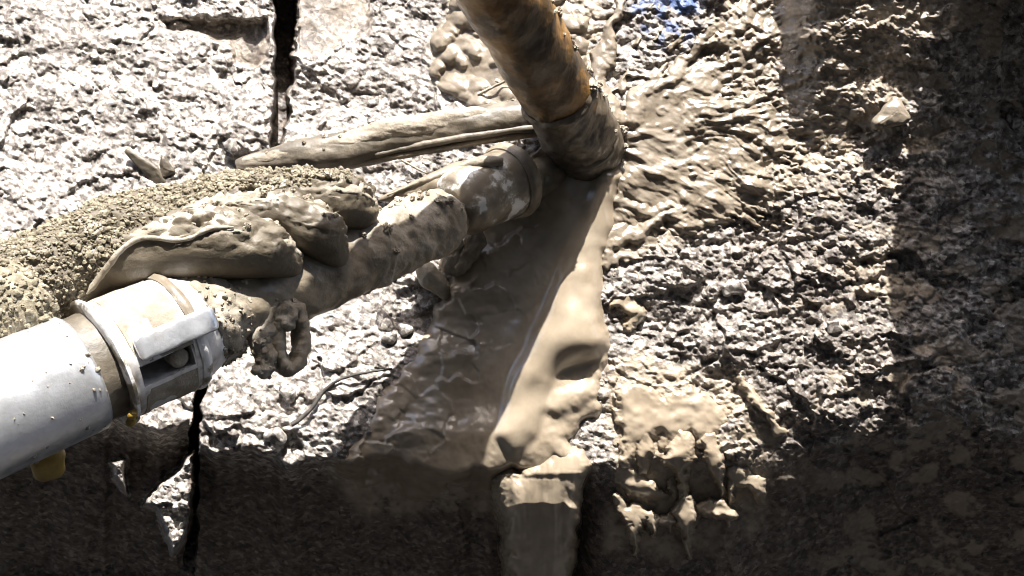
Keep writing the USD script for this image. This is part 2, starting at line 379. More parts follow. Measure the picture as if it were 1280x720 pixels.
# unseen bank, added behind the lens to keep the sky off the rock
ox, oz = np.meshgrid(np.linspace(-9000, 9000, 150), np.linspace(-2200, 4150, 70))
oy = -2420 + 130 * n2(ox, oz, 900, 700, 13, 4) - 0.02 * oz
i = np.arange(150 * 70).reshape(70, 150)
a, b, c, d = i[:-1, :-1].ravel(), i[:-1, 1:].ravel(), i[1:, 1:].ravel(), i[1:, :-1].ravel()
ov, of = np.stack([ox, oy, oz], -1).reshape(-1, 3), np.vstack([np.stack([a, c, b], 1), np.stack([a, d, c], 1)])
rim = np.r_[i[0, :-1], i[:-1, -1], i[-1, :0:-1], i[:0:-1, 0]]
nx = np.roll(rim, -1)
k = len(ov)
obj('added_bank', (np.vstack([ov, ov + [0, -2500, 0]]), np.vstack([of, of[:, ::-1] + k, np.stack([rim, nx, nx + k], 1), np.stack([rim, nx + k, rim + k], 1)])), 'floor_mud', None, smooth=30,
    label='unseen dark earth bank added behind the viewer to keep sky light off the rock', cat='bank', kind='structure')

# floor of the cut
fx_, fy_ = np.meshgrid(np.linspace(-6000, 6000, 90), np.linspace(-9000, 400, 90))
fz_ = -2000 + 60 * n2(fx_, fy_, 700, 700, 9)
ii = np.arange(90 * 90).reshape(90, 90)
a, b, c, d = ii[:-1, :-1].ravel(), ii[:-1, 1:].ravel(), ii[1:, 1:].ravel(), ii[1:, :-1].ravel()
obj('ground', (np.stack([fx_, fy_, fz_], -1).reshape(-1, 3), np.vstack([np.stack([a, b, c], 1), np.stack([a, c, d], 1)])), 'floor_mud', None, smooth=True,
    label='muddy floor of the cut below the rock face', cat='ground', kind='structure')

# ------------------------------------------------------------------ mud: sheets that lie on the stone
SOFT = D0 + 0.35 * gaussian_filter(relief, 6) - 8 * notch


class Window:
    """a rectangle of the picture-wide net, so that small sheets cost little"""

    def __init__(self, x0, y0, x1, y1):
        i0, i1 = np.searchsorted(GY, [y0, y1])
        j0, j1 = np.searchsorted(GX, [x0, x1])
        q = self.q = (slice(i0, min(i1 + 1, len(GY))), slice(j0, min(j1 + 1, len(GX))))
        self.X, self.Y, self.D0, self.soft, self.under = PX[q], PY[q], D0[q], SOFT[q], UNDER[q]
        self.hole = np.hypot((self.X - 742) / 40, (self.Y - 176) / 34)

    def sheet(self, name, height, keep, mat, **kw):
        ny, nx = self.X.shape
        kq = keep[:-1, :-1] | keep[1:, 1:] | keep[1:, :-1] | keep[:-1, 1:]
        i = np.arange(ny * nx).reshape(ny, nx)
        a, b, c, d = i[:-1, :-1][kq], i[:-1, 1:][kq], i[1:, 1:][kq], i[1:, :-1][kq]
        v, f = sub(U(self.X, self.Y, height).reshape(-1, 3), np.vstack([np.stack([a, d, c], 1), np.stack([a, c, b], 1)]))
        return obj(name, (v, f), mat, None, smooth=True, **kw)


def swell(d, thick, width, below=14):
    """how mud swells inward from its edge; outside it dives under the stone"""
    return np.where(d > 0, thick * (1 - np.exp(-np.maximum(d, 0) / width)) ** 0.6, np.maximum(d, -below) * 1.2)


# the stream out of the drill hole
TONGUE = [(752, 200), (738, 235), (716, 292), (690, 352), (660, 420), (638, 480), (612, 548), (640, 572), (668, 548), (684, 500), (692, 474), (704, 462), (748, 448), (762, 424), (754, 380), (754, 330), (766, 290), (776, 215)]
LOBE = [(672, 512), (694, 486), (724, 478), (748, 476), (744, 496), (726, 512), (698, 524)]
CHIN = [(640, 560), (690, 540), (716, 556), (742, 566), (764, 580), (744, 596), (700, 586), (660, 588)]
w = Window(390, 130, 830, 640)
X, Y = w.X, w.Y
mx, my = wobble(X, Y, 15, 34, 90)
mx, my = mx + 5 * n2(X, Y, 11, 11, 190), my + 5 * n2(X, Y, 11, 11, 191)
dw, dt, dl, dc = sdf(mx, my, WET), sdf(X + 7 * n2(X, Y, 44, 60, 193, 2), Y + 5 * n2(X, Y, 44, 60, 194, 2), TONGUE), sdf(X, Y, LOBE), sdf(mx, my, CHIN)
flow = w.soft + swell(dw, 13, 16)
flow = flow + np.where(dt > 0, 15 * (1 - np.exp(-np.maximum(dt, 0) / 14)) ** 0.7, 0) + gaussian_filter(np.where(dl > 0, 9 * (1 - np.exp(-np.maximum(dl, 0) / 9)), 0), 2.5) + gaussian_filter(np.where(dc > 0, 3 * (1 - np.exp(-np.maximum(dc, 0) / 9)), 0), 2)
# the bulging chest of the tongue and its folds
flow += 11 * np.exp(-(((X - 712) / 46) ** 2 + ((Y - 424 + 0.12 * (X - 712)) / np.where(Y < 424 - 0.12 * (X - 712), 85, 27)) ** 2)) * sstep(-2, 18, dt)
chan = np.interp(Y, [200, 330, 450, 560], [690, 655, 610, 575])
flow -= 6 * np.exp(-((X - chan) / 34) ** 2) * sstep(-5, 20, dw) * (1 - sstep(500, 560, Y))
calm_t = 1 - 0.85 * sstep(-4, 10, dt)
flow += (0.14 * (ROCK - SOFT)[w.q] * sstep(0, 20, dw) + 1.0 * n2(X, Y, 9, 12, 192, 3)) * calm_t
flow += (1.5 * n2(X + 0.35 * Y, Y, 24, 110, 91, 2) + 1.0 * n2(X, Y, 30, 16, 92) * calm_t) * sstep(0, 20, dw)
rough_left = sstep(0, 10, dw) * (1 - sstep(60, 130, X - np.interp(Y, [200, 330, 430, 580], [600, 560, 520, 430])))
flow += rough_left * (4.5 * n2(X, Y, 34, 20, 93, 3) + facets(X, Y, 34, 0.18, 1.6, 94)) + rough_left * 3 * sstep(430, 560, Y) * n2(X, Y, 20, 9, 95)
flow -= 70 * (1 - sstep(0.5, 1.05, w.hole))
w.sheet('mud_flow', np.where(dt > -6, gaussian_filter(flow, 2.6), gaussian_filter(flow, 0.9)), dw > -11, 'wet_mud', label='smooth wet tan mud streaming down the rock from the drill hole', cat='mud', kind='stuff')

# the part that spills over the lip and runs down
COL = [(616, 612), (622, 594), (636, 588), (648, 592), (656, 584), (676, 572), (700, 556), (726, 560), (738, 580), (730, 622), (728, 660), (720, 720), (722, 1000), (632, 1000), (628, 720), (624, 660)]
w = Window(580, 550, 770, 900)
X, Y = w.X, w.Y
cxm, cym = wobble(X, Y, 11, 46, 96)
cxm, cym = cxm + 4 * n2(X, Y, 12, 12, 196), cym + 4 * n2(X, Y, 12, 12, 197)
dcol = sdf(cxm, cym, COL)
want = 58 - 0.25 * np.maximum(600 - Y, 0) - 6 * sstep(590, 600, Y) - 0.18 * np.maximum(Y - 600, 0) - 0.66 * np.maximum(Y - 634 - 10 * n2(X, Y * 0, 30, 1, 98), 0) + 6 * n2(X, Y, 26, 60, 97, 3) + 4 * n2(X, Y, 14, 200, 99)
edge_ = (1 - np.exp(-np.maximum(dcol, 0) / 7)) ** 0.6
colh = np.where(dcol > 0, w.D0 + (np.maximum(want, w.D0 + 6) - w.D0) * edge_, w.D0 + np.maximum(dcol, -10) * 1.2)
w.sheet('mud_spill', colh, dcol > -8, 'wet_mud', label='tan mud spilling over the rock lip and falling straight into shade', cat='mud', kind='stuff')

# the splash that fans out to the upper right
w = Window(680, -80, 1180, 350)
X, Y = w.X, w.Y
wx2, wy2 = wobble(X, Y, 26, 60, 117)
th, rr_ = np.arctan2(HY - wy2, wx2 - HX), np.hypot(wx2 - HX, wy2 - HY)
streak = fbm(np.stack([th * 13 + 40, rr_ / 60 + 5, rr_ * 0], -1), 4, 17) * 2 - 1
streak2 = fbm(np.stack([th * 38 + 40, rr_ / 30 + 9, rr_ * 0], -1), 3, 27) * 2 - 1
lobes = fbm(np.stack([th * 3.2 + 11, rr_ / 48 + 3, rr_ * 0], -1), 3, 37) * 2 - 1 + 0.6 * n2(X + 0.6 * Y, Y - 0.5 * X, 34, 15, 138, 3)
sx_, sy_ = wobble(X, Y, 14, 30, 101)
ds = sdf(sx_, sy_, SPLASH)
fade = sstep(90, 260, rr_)
splash_t = swell(ds, 7, 12) + np.where(ds > -8, (1.5 + 4.0 * sstep(60, 170, rr_)) * streak + 3.2 * sstep(90, 220, rr_) * streak2 + 7.5 * (1 - 0.4 * fade) * lobes - 0.027 * np.maximum(rr_ - 60, 0), 0)
splash_t += (1.5 + 1.5 * fade) * n2(X, Y, 12, 7, 105, 4) * sstep(40, 120, rr_)
splash_t += 0.7 * (ROCK - SOFT)[w.q] * (0.25 + 0.75 * fade)
hollow = np.exp(-(((X - 822) / 34) ** 2 + ((Y - 146) / 20) ** 2))
splash_t = splash_t * (1 - hollow) + hollow * 3
keep = ds > -8


def arm(pts, w0, w1, high, wob=4, seed=1):
    """a flung rope of mud that tapers from w0 to w1"""
    ax, ay = wobble(X, Y, wob, 16, 110 + seed)
    d, t = seg_dist(ax, ay, pts)
    wd = w0 + (w1 - w0) * t
    prof = np.sqrt(np.clip(1 - (d / wd) ** 2, 0, 1)) * high * (wd / w0) ** 0.5
    return np.where(d < wd, prof + 1, -12.0), d < wd + 4


ARMS = [([(752, 150), (742, 105), (757, 60), (775, 2)], 25, 5, 15), ([(742, 112), (752, 84), (766, 76)], 9, 3, 9), ([(790, 148), (800, 118), (838, 100), (866, 62), (890, 30)], 15, 6, 8),
        ([(745, 128), (792, 92), (815, 100), (842, 94)], 4, 2.5, 5), ([(760, 306), (800, 290), (850, 262), (880, 250)], 15, 4, 11), ([(752, 318), (770, 326), (798, 322)], 9, 3, 8),
        ([(775, 290), (758, 300), (754, 330)], 12, 10, 10), ([(775, 250), (815, 268), (862, 250)], 10, 4, 8), ([(850, 165), (856, 120), (880, 105), (915, 108)], 6, 2.5, 6)]
film_t = splash_t
lumps = (2.5 * n2(X, Y, 10, 8, 118, 3) + 0.35 * (ROCK - SOFT)[w.q])
for k, (pts, w0, w1, hi) in enumerate(ARMS):
    t_, k_ = arm(pts, w0, w1, hi, 9, k)
    splash_t = np.maximum(np.where(keep, splash_t, -12), t_ + lumps * 0.6)
    keep |= k_
# thrown clots: each a drop with a tail that points away from the hole
rng = np.random.default_rng(33)
for _ in range(300):
    far = 60 + 300 * rng.random() ** 0.8
    ang = rng.uniform(-0.55, 1.25)
    cx, cy = HX + far * math.cos(ang), HY - far * math.sin(ang)
    size, tail = rng.uniform(1.3, 4.6) * (1.25 - far / 600), rng.uniform(2.0, 6.0)
    q = (slice(*np.searchsorted(Y[:, 0], [cy - 40, cy + 40])), slice(*np.searchsorted(X[0], [cx - 40, cx + 40])))
    if X[q].size == 0:
        continue
    dx, dy = X[q] - cx + 3 * n2(X[q], Y[q], 9, 9, 119), -(Y[q] - cy) + 3 * n2(X[q], Y[q], 9, 9, 129)
    al, ac = dx * math.cos(ang) + dy * math.sin(ang), -dx * math.sin(ang) + dy * math.cos(ang)
    r2 = (al / np.where(al > 0, size * tail, size * 1.2)) ** 2 + (ac / size) ** 2
    t_ = np.where(r2 < 1, np.sqrt(np.clip(1 - r2, 0, 1)) * size * 0.9 + 0.8 + 0.5 * (ROCK - SOFT)[w.q][q], -12)
    splash_t[q] = np.maximum(np.where(keep[q], splash_t[q], -12), t_)
    keep[q] |= r2 < 1.3
splash_t -= 70 * (1 - sstep(0.5, 1.05, w.hole))
w.sheet('mud_splash', w.soft + gaussian_filter(splash_t, 0.6), keep, 'splash_mud', label='splashed mud fanning out in ropes and streaks right of the drill hole', cat='mud', kind='stuff')

# lumpy mud behind the brown rod
LUMPY = [(545, 92), (552, 40), (572, -30), (690, -30), (735, 30), (728, 100), (700, 140), (640, 142), (590, 132), (556, 116)]
w = Window(520, -60, 770, 170)
dlp = sdf(*wobble(w.X, w.Y, 12, 30, 101), LUMPY)
cells = 2.5 * n2(w.X, w.Y, 16, 12, 121, 3)
rng = np.random.default_rng(12)
for _ in range(120):
    bx, by, br = rng.uniform(535, 740), rng.uniform(-20, 140), rng.uniform(5, 17)
    ux, uy = wobble(w.X, w.Y, 6, 12, 125)
    q = ((ux - bx) / br) ** 2 + ((uy - by) / br / 0.8) ** 2
    cells = np.maximum(cells, np.where(q < 1, np.sqrt(np.clip(1 - q, 0, 1)) * br * 0.62 * 0.9, -99))
w.sheet('mud_crust', w.soft + swell(dlp, 4, 10) + np.where(dlp > -8, gaussian_filter(cells, 0.8) * 1.1, 0), dlp > -8, 'splash_mud', label='lumpy tan mud crust on the rock behind the brown rod', cat='mud', kind='stuff')
FLAT = [(1015, -40), (1075, -40), (1085, 40), (1062, 110), (1090, 150), (1048, 196), (1005, 185), (1000, 120), (1012, 60)]
w = Window(970, -60, 1130, 230)
dfl = sdf(*wobble(w.X, w.Y, 16, 30, 101), FLAT)
w.sheet('mud_crust', w.soft + swell(dfl, 2, 14) + np.where(dfl > -8, 6 * n2(w.X, w.Y, 17, 11, 122, 5) + 0.45 * (ROCK - SOFT)[w.q], 0), dfl > -8, 'splash_mud', label='flat olive mud crust at the shadow edge in the upper right', cat='mud', kind='stuff')


# drips that hang below the lip, right of the stream
def drip(polys, out, label, seed, group=None, name='mud_drip', below=10, bulge=8.0):
    every = np.array([p[:2] for q in polys for p in q])
    w = Window(*(every.min(0) - 35), *(every.max(0) + 35))
    x_, y_ = wobble(w.X, w.Y, 12 if name == 'mud_slump' else 6, 18, seed)
    x_, y_ = x_ + 4 * n2(w.X, w.Y, 8, 7, seed + 3, 3), y_ + 4 * n2(w.X, w.Y, 8, 7, seed + 4, 3)
    d = np.full(w.X.shape, -99.0)
    for p in polys:
        if len(p[0]) == 2:
            d = np.maximum(d, sdf(x_, y_, p))
        else:                                      # a chain of (x, y, half width)
            q = np.asarray(p, float) * [1, 1, 1.1]
            dd, t = seg_dist(x_, y_, q[:, :2])
            ln = np.r_[0, np.cumsum(np.linalg.norm(np.diff(q[:, :2], axis=0), axis=1))]
            d = np.maximum(d, np.interp(t, ln / ln[-1], q[:, 2]) - dd)
    wide = float(np.clip(0.7 * d.max(), 5, 15))
    e = np.sqrt(np.clip(1 - (1 - np.clip(d, 0, wide) / wide) ** 2, 0, 1))
    lo, hi = every[:, 1].min(), every[:, 1].max()
    u = np.clip((w.Y - lo) / (hi - lo), 0, 1)
    big = name == 'mud_slump'
    goal = w.D0 + out + (6 if big else 3.5) * n2(w.X, w.Y, 30 if big else 20, 24 if big else 18, seed + 7, 4) + (0.25 * (ROCK - SOFT)[w.q] if big else 0) + bulge * (sstep(0, 0.55, u) - 0.8 * sstep(0.62, 1, u))
    goal = gaussian_filter(np.maximum(goal, w.D0 + 6), 1.5)
    h = np.where(d > 0, w.D0 - 3 + (goal - w.D0 + 3) * e, w.D0 - 3 + np.maximum(d, -below))
    return w.sheet(name, h, d > -4, 'wet_mud', label=label, cat='mud', group=group)


drip([[(768, 528), (772, 492), (796, 478), (830, 490), (868, 484), (908, 502), (920, 522), (902, 544), (884, 560), (862, 546), (842, 562), (812, 548), (796, 566), (776, 560)],
      [(800, 545, 12), (806, 570, 13), (806, 592, 9)], [(784, 552, 9), (780, 580, 8)]], 6, 'broad sagging slab of pale mud along the lip right of the stream', 130, name='mud_slump', bulge=3.0)
drip([[(922, 470, 4), (938, 492, 5), (950, 504, 7), (962, 522, 5), (972, 536, 9), (984, 540, 4)]], 5, 'narrow pale mud streak slanting down at the right end of the drips', 133)
drip([[(852, 548, 12), (850, 572, 19), (853, 592, 9), (855, 640, 3)]], 15, 'plump teardrop of mud hanging below the sagging slab', 136)
drip([[(859, 624, 9), (858, 640, 17), (860, 662, 9), (863, 696, 2.5)]], 17, 'pointed mud drop with a long thin tail, lowest of the drips', 139)
drip([[(878, 634, 9), (898, 636, 13), (916, 640, 9)], [(914, 642, 6), (908, 656, 3)]], 17, 'bright wet bean-shaped mud blob beside the pointed drop', 142)
drip([[(772, 622, 8), (780, 640, 10), (796, 648, 12), (794, 672, 8), (792, 694, 3)], [(796, 640, 12), (814, 648, 9), (816, 666, 5)]], 15, 'ragged forked mud drip nearest the falling stream', 145)
drip([[(826, 652, 7), (836, 648, 9), (838, 660, 4)]], 15, 'tiny pale mud nub between the forked drip and the pointed drop', 148)
drip([[(886, 548, 12), (896, 580, 12), (900, 600, 7), (902, 618, 3)]], 10, 'thin brown mud drip right of the plump teardrop', 151)
drip([[(925, 596, 14), (944, 604, 12), (950, 628, 6)], [(918, 606, 8), (912, 630, 4)]], 6, 'dim thin mud smear under the right end of the drips', 154)
drip([[(780, 596, 14), (800, 612, 16), (826, 622, 9)], [(838, 604, 7), (846, 622, 6)]], 6, 'dull brown mud smear between slab and forked drip', 157)
drip([[(766, 310 + 70, 6), (785, 376, 12), (800, 392, 9), (790, 402, 8)]], 7, 'small tan mud pat on the rock right of the stream', 160, name='mud_pat', bulge=4.0)
drip([[(768, 340, 6), (784, 338, 5), (800, 352, 3)]], 5, 'short mud fleck on the rock under the splash', 161, name='mud_pat', bulge=3.0)


# ------------------------------------------------------------------ solid shapes
def lathe(profile, n=88, ds=3.0):
    """profile: (s, r) pairs along the axis; densely resampled; closed at both ends"""
    p = [np.asarray(profile[0], float)]
    for q in profile[1:]:
        q = np.asarray(q, float)
        k = max(1, int(np.linalg.norm(q - p[-1]) / ds))
        p0 = p[-1]
        p += [p0 + (q - p0) * (j + 1) / k for j in range(k)]
    p = np.array(p)
    th = np.arange(n) * 2 * np.pi / n
    v = np.stack([p[:, 1:2] * np.cos(th), p[:, 1:2] * np.sin(th), np.broadcast_to(p[:, :1], (len(p), n))], -1).reshape(-1, 3)
    i, j = np.meshgrid(np.arange(len(p) - 1), np.arange(n), indexing='ij')
    a, b, c, d = i * n + j, i * n + (j + 1) % n, (i + 1) * n + (j + 1) % n, (i + 1) * n + j
    F = np.vstack([np.stack([a, b, c], -1).reshape(-1, 3), np.stack([a, c, d], -1).reshape(-1, 3)])
    v = np.vstack([v, [0, 0, p[0, 0]], [0, 0, p[-1, 0]]])
    k = np.arange(n)
    F = np.vstack([F, np.stack([np.full(n, len(v) - 2), (k + 1) % n, k], 1), np.stack([np.full(n, len(v) - 1), (len(p) - 1) * n + k, (len(p) - 1) * n + (k + 1) % n], 1)])
    return trimesh.Trimesh(v, F, process=False)


def rough(m, amp, size, seed=0, octv=4, stretch=(1, 1, 1), ridged=False):
    """dents and clots: moves every vertex along its normal"""
    q = np.asarray(m.vertices) / (np.asarray(stretch) * size) + 200
    h = fbm(q, octv, seed) * 2 - 1
    if ridged:
        h = 0.5 - 2 * np.abs(h)
    m = m.copy()
    m.vertices = np.asarray(m.vertices) + amp * h[:, None] * np.asarray(trimesh.Trimesh(m.vertices, m.faces, process=False).vertex_normals)
    return m


def frame(origin, axis, up=(0, 0, 1)):
    a = np.asarray(axis, float) / np.linalg.norm(axis)
    u = np.asarray(up, float) - a * (np.asarray(up, float) @ a)
    u /= np.linalg.norm(u)
    M = np.eye(4)
    M[:3, 0], M[:3, 1], M[:3, 2], M[:3, 3] = np.cross(u, a), u, a, origin
    return M


def put(m, M):
    m = m.copy()
    m.apply_transform(M)
    return m


def tube_path(pts, radii, n=14, close=True):
    from trimesh import Trimesh
    p = np.asarray(pts, float)
    t = np.gradient(p, axis=0)
    t /= np.linalg.norm(t, axis=1, keepdims=True)
    ref = np.array([0, 1.0, 0.15])
    a = np.cross(t, ref)
    a /= np.linalg.norm(a, axis=1, keepdims=True)
    b = np.cross(t, a)
    th = np.arange(n) * 2 * np.pi / n
    r = np.broadcast_to(radii, (len(p),))[:, None, None]
    v = (p[:, None] + r * (np.cos(th)[None, :, None] * a[:, None] + np.sin(th)[None, :, None] * b[:, None])).reshape(-1, 3)
    i, j = np.meshgrid(np.arange(len(p) - 1), np.arange(n), indexing='ij')
    q = np.stack([i * n + j, i * n + (j + 1) % n, (i + 1) * n + (j + 1) % n, (i + 1) * n + j], -1).reshape(-1, 4)
    F = np.vstack([q[:, [0, 1, 2]], q[:, [0, 2, 3]]])
    v = np.vstack([v, p[0], p[-1]])
    k = np.arange(n)
    F = np.vstack([F, np.stack([np.full(n, len(v) - 2), (k + 1) % n, k], 1), np.stack([np.full(n, len(v) - 1), (len(p) - 1) * n + k, (len(p) - 1) * n + (k + 1) % n], 1)])
    return Trimesh(v, F, process=False)


def resample(pts, n):
    p = np.asarray(pts, float)
    ln = np.r_[0, np.cumsum(np.linalg.norm(np.diff(p[:, :3], axis=0), axis=1))]
    from scipy.interpolate import PchipInterpolator
    return PchipInterpolator(ln, p)(np.linspace(0, ln[-1], n))


def clots(points, normals, size, seed, mesh_n=1, flat=0.6):
    """many small grains or clots sitting on a surface, joined"""
    r = np.random.default_rng(seed)
    ico = trimesh.creation.icosphere(mesh_n, 1.0)
    V, F = [], []
    for k, (p, n) in enumerate(zip(points, normals)):
        s = size * float(np.clip(np.exp(r.normal(-0.1, 0.45)), 0.35, 2.4))
        v = np.asarray(ico.vertices) * (s * r.uniform(0.6, 1.3, 3)) * (1 + 0.25 * r.normal(size=(len(ico.vertices), 1)).clip(-1, 1))
        R = trimesh.transformations.random_rotation_matrix(r.random(3))[:3, :3]
        V.append(v @ R.T + p + n * s * 0.15)
        F.append(np.asarray(ico.faces) + k * len(ico.vertices))
    return np.vstack(V), np.vstack(F)


def scatter(m, n, seed, where):
    """n points on the mesh for which where(points, normals) holds"""
    m = trimesh.Trimesh(m.vertices, m.faces, process=False)
    p, f = trimesh.sample.sample_surface(m, n * 6, seed=seed)
    nn = np.asarray(m.face_normals)[f]
    ok = where(p, nn)
    return p[ok][:n], nn[ok][:n]


def proj(p):
    k = DC / (DC + p[:, 1])
    return 640 + p[:, 0] * k, 360 - p[:, 2] * k


# ------------------------------------------------------------------ the brown rod that runs into the hole
A, B = U(736, 186, 6), U(632, 2, 226)
ax = B - A
L = np.linalg.norm(ax)
MR = frame(A, ax)
rod = thing('drill_rod', 'rust-brown mud-caked steel rod slanting down from the top into the hole', 'rod')
up_ = rough(lathe([(60, 36), (60, 41), (110, 41), (700, 41), (700, 0)], 96, 2.6), 5.5, 34, 3, 5)
obj('rod_tube', put(up_, MR), 'rusty_mud', rod)
sl = rough(lathe([(-14, 0), (-14, 38), (-10, 43), (6, 45), (70, 45), (112, 45), (118, 42)], 96, 2.2), 6.0, 24, 8, 5)
obj('rod_sleeve', put(sl, MR), 'dark_steel', rod, label='dark sleeve at the lower end of the rod')
bd_ = rough(lathe([(16, 43), (18, 45.5), (22, 45.5), (25, 43)], 96, 2.0), 1.5, 14, 9)
obj('sleeve_band', put(bd_, MR), 'dark_steel', rod)
up_w, sl_w = put(up_, MR), put(sl, MR)
side = np.cross(ax / L, [0, -1, 0])
side /= np.linalg.norm(side)
side = side if side[0] > 0 else -side
pp, nn = scatter(up_w, 260, 4, lambda p, n: (n @ side > 0.72) & (p[:, 2] < 420))
p2, n2_ = scatter(sl_w, 110, 5, lambda p, n: (n @ side > 0.6))
obj('mud_clots', clots(np.vstack([pp[:120], p2[:50]]), np.vstack([nn[:120], n2_[:50]]), 2.6, 6, 2), 'drying_mud', rod, kind='stuff', label='dried mud clots along the sunlit edge of the rod')

# ------------------------------------------------------------------ the muddy pole behind
pts = resample([(*U(300, 212, 22), 12), (*U(330, 205, 22), 15), (*U(420, 190, 18), 23), (*U(500, 174, 16), 24), (*U(600, 157, 14), 24), (*U(690, 144, 12), 24), (*U(735, 138, 10), 23)], 150)
pole = thing('muddy_pole', 'mud-coated wooden pole lying across the face, butting against the brown rod', 'pole')
pm = rough(tube_path(pts[:, :3], pts[:, 3], 64), 4.5, 26, 21, 5, (2.6, 1, 1))
obj('pole', pm, 'dark_wood', pole)
pc = resample([(*U(306, 206, 28), 8), (*U(420, 182, 28), 13), (*U(500, 163, 28), 15), (*U(560, 152, 26), 14), (*U(622, 141, 22), 9)], 130)
obj('mud_coat', rough(tube_path(pc[:, :3], pc[:, 3], 56), 5.5, 20, 23, 5, (2.4, 1, 1)), 'drying_mud', pole, label='pale mud coat along the top of the pole')
pr = resample([(*U(470, 194, 33), 3), (*U(540, 179, 34), 4.5), (*U(640, 163, 31), 4.5), (*U(715, 157, 27), 4)], 70)
obj('splinter', rough(tube_path(pr[:, :3], pr[:, 3], 12), 2, 18, 25), 'dark_wood', pole)
pr = resample([(*U(440, 205, 29), 3), (*U(540, 188, 30), 4), (*U(630, 172, 27), 4), (*U(690, 166, 23), 3)], 70)
obj('splinter', rough(tube_path(pr[:, :3], pr[:, 3], 12), 2, 18, 26), 'muddy_steel', pole)
pp, nn = scatter(pm, 40, 8, lambda p, n: (n[:, 2] > 0.35))
obj('mud_clots', clots(pp, nn, 2.4, 9, 2), 'drying_mud', pole, kind='stuff')

# ------------------------------------------------------------------ the rock drill: one straight axis into the hole
T0 = np.array([-427.0, -(39.6 + .91 * 427), -107.0])
TA = np.array([1.0, .91, .529])
TL = np.linalg.norm(TA)
MT = frame(T0, TA)


def sp(px):
    """how far along the drill's axis the picture column px is"""
    X = (px - 640) * .964 / (1 - (px - 640) * .000827)
    return (X + 427) * TL


drill = thing('rock_drill', 'aluminium rock drill with muddy nose, held from the left by the gloved hand', 'drill')
barrel = lathe([(-260, 0), (-260, 49), (-258, 51), (sp(104) - 3, 51), (sp(104), 48.5), (sp(104) + 1, 43)], 128, 6)
obj('barrel', put(barrel, MT), 'aluminium', drill)
neck = rough(lathe([(sp(100), 41), (sp(102), 46.5), (sp(128), 47.5), (sp(140), 48)], 112, 2.5), 1.4, 12, 31)
obj('neck', put(neck, MT), 'dark_wood', drill, label='mud-filled groove between barrel and collar')
col = rough(lathe([(sp(126), 46), (sp(126), 55), (sp(128), 58), (sp(132), 58), (sp(134), 55), (sp(134), 46)], 128, 2), 1.2, 16, 32)
obj('collar', put(col, MT), 'muddy_metal', drill)


def to_manifold(m):
    return m3.Manifold(m3.Mesh(np.asarray(m.vertices, np.float32), np.asarray(m.faces, np.uint32)))


def from_manifold(m):
    q = m.to_mesh()
    return trimesh.Trimesh(np.asarray(q.vert_properties)[:, :3], np.asarray(q.tri_verts), process=False)


# the housing with its flat flank and slot; local axes: x left of the axis seen from the back, y up, z along the axis
s1, s2, s3 = sp(132), sp(228), sp(300)
hous = to_manifold(lathe([(s1, 0), (s1, 49), (s1 + 4, 53), (s2 - 10, 53), (s2 + 4, 49), (s2 + 24, 41), (s3 - 6, 33), (s3, 26), (s3, 0)], 112, 3))
cdir = np.array([0, -1.0, 0])                         # towards the lens
lx = MT[:3, :3].T @ cdir
phi0 = math.degrees(math.atan2(lx[1], lx[0]))         # the flank that faces the lens


def cutbox(sa, sb, half, depth, phi):
    c = m3.Manifold.cube([60, half * 2, sb - sa], True).rotate([0, 0, phi])
    d = np.array([math.cos(math.radians(phi)), math.sin(math.radians(phi))]) * (depth + 30)
    return c.translate([d[0], d[1], (sa + sb) / 2])


slot = cutbox(sp(144), sp(206), 9.5, 16, phi0 + 33)
hous = hous - slot
hm = rough(from_manifold(hous.refine_to_length(4)), 1.0, 18, 36)
obj('housing', put(hm, MT), 'scratched_metal', drill, smooth=50)
# flat bright jaw above the slot
phi_j = phi0 + 8
jw = m3.Manifold.cube([6, 21, sp(232) - sp(140)], True)
jw = jw.rotate([0, 0, phi_j]).translate([math.cos(math.radians(phi_j)) * 54.0, math.sin(math.radians(phi_j)) * 54.0, (sp(232) + sp(140)) / 2]).refine_to_length(5)
jm = from_manifold(jw)
jm = trimesh.smoothing.filter_laplacian(trimesh.Trimesh(jm.vertices, jm.faces), iterations=2)
obj('jaw', put(rough(jm, 0.8, 14, 37), MT), 'aluminium', drill, label='bright flat metal jaw above the slot', smooth=50)
bolt = lathe([(-9, 0), (-9, 8), (7, 8.5), (9, 6), (9, 0)], 28, 2)
pb = np.array([math.cos(math.radians(phi0 + 33)) * 41, math.sin(math.radians(phi0 + 33)) * 41, sp(192)])
obj('slot_bolt', put(put(bolt, frame(pb, [math.cos(math.radians(phi0 + 33)), math.sin(math.radians(phi0 + 33)), 0.0001], (0, 0.3, 1))), MT), 'drying_mud', drill, label='muddy bolt head inside the slot')
# rim at the far end of the housing
rim = rough(lathe([(sp(214), 48), (sp(214), 54), (sp(220), 56), (sp(225), 54), (sp(225), 45)], 112, 2), 1.6, 14, 38)
obj('rim', put(rim, MT), 'muddy_metal', drill)
# mud that has dried on the housing
hw = put(hm, MT)
coat = rough(lathe([(sp(140), 48), (sp(144), 53.6), (sp(208), 54.0), (sp(214), 48)], 120, 2.0), 3.0, 24, 39, 5)
keepv = np.asarray(coat.vertices)
coat = from_manifold(to_manifold(coat) - cutbox(sp(142), sp(208), 12, 16, phi0 + 35))
obj('mud_coat', put(coat, MT), 'drying_mud', drill, label='cracked pale mud film on the housing')
nose = rough(lathe([(sp(240), 30), (sp(246), 45), (sp(262), 44), (sp(285), 38), (sp(305), 31), (sp(312), 20), (sp(313), 0)], 120, 2.2), 6, 12, 40, 4)
obj('mud_nose', put(nose, MT), 'drying_mud', drill, label='grainy mud caked on the nose of the drill')
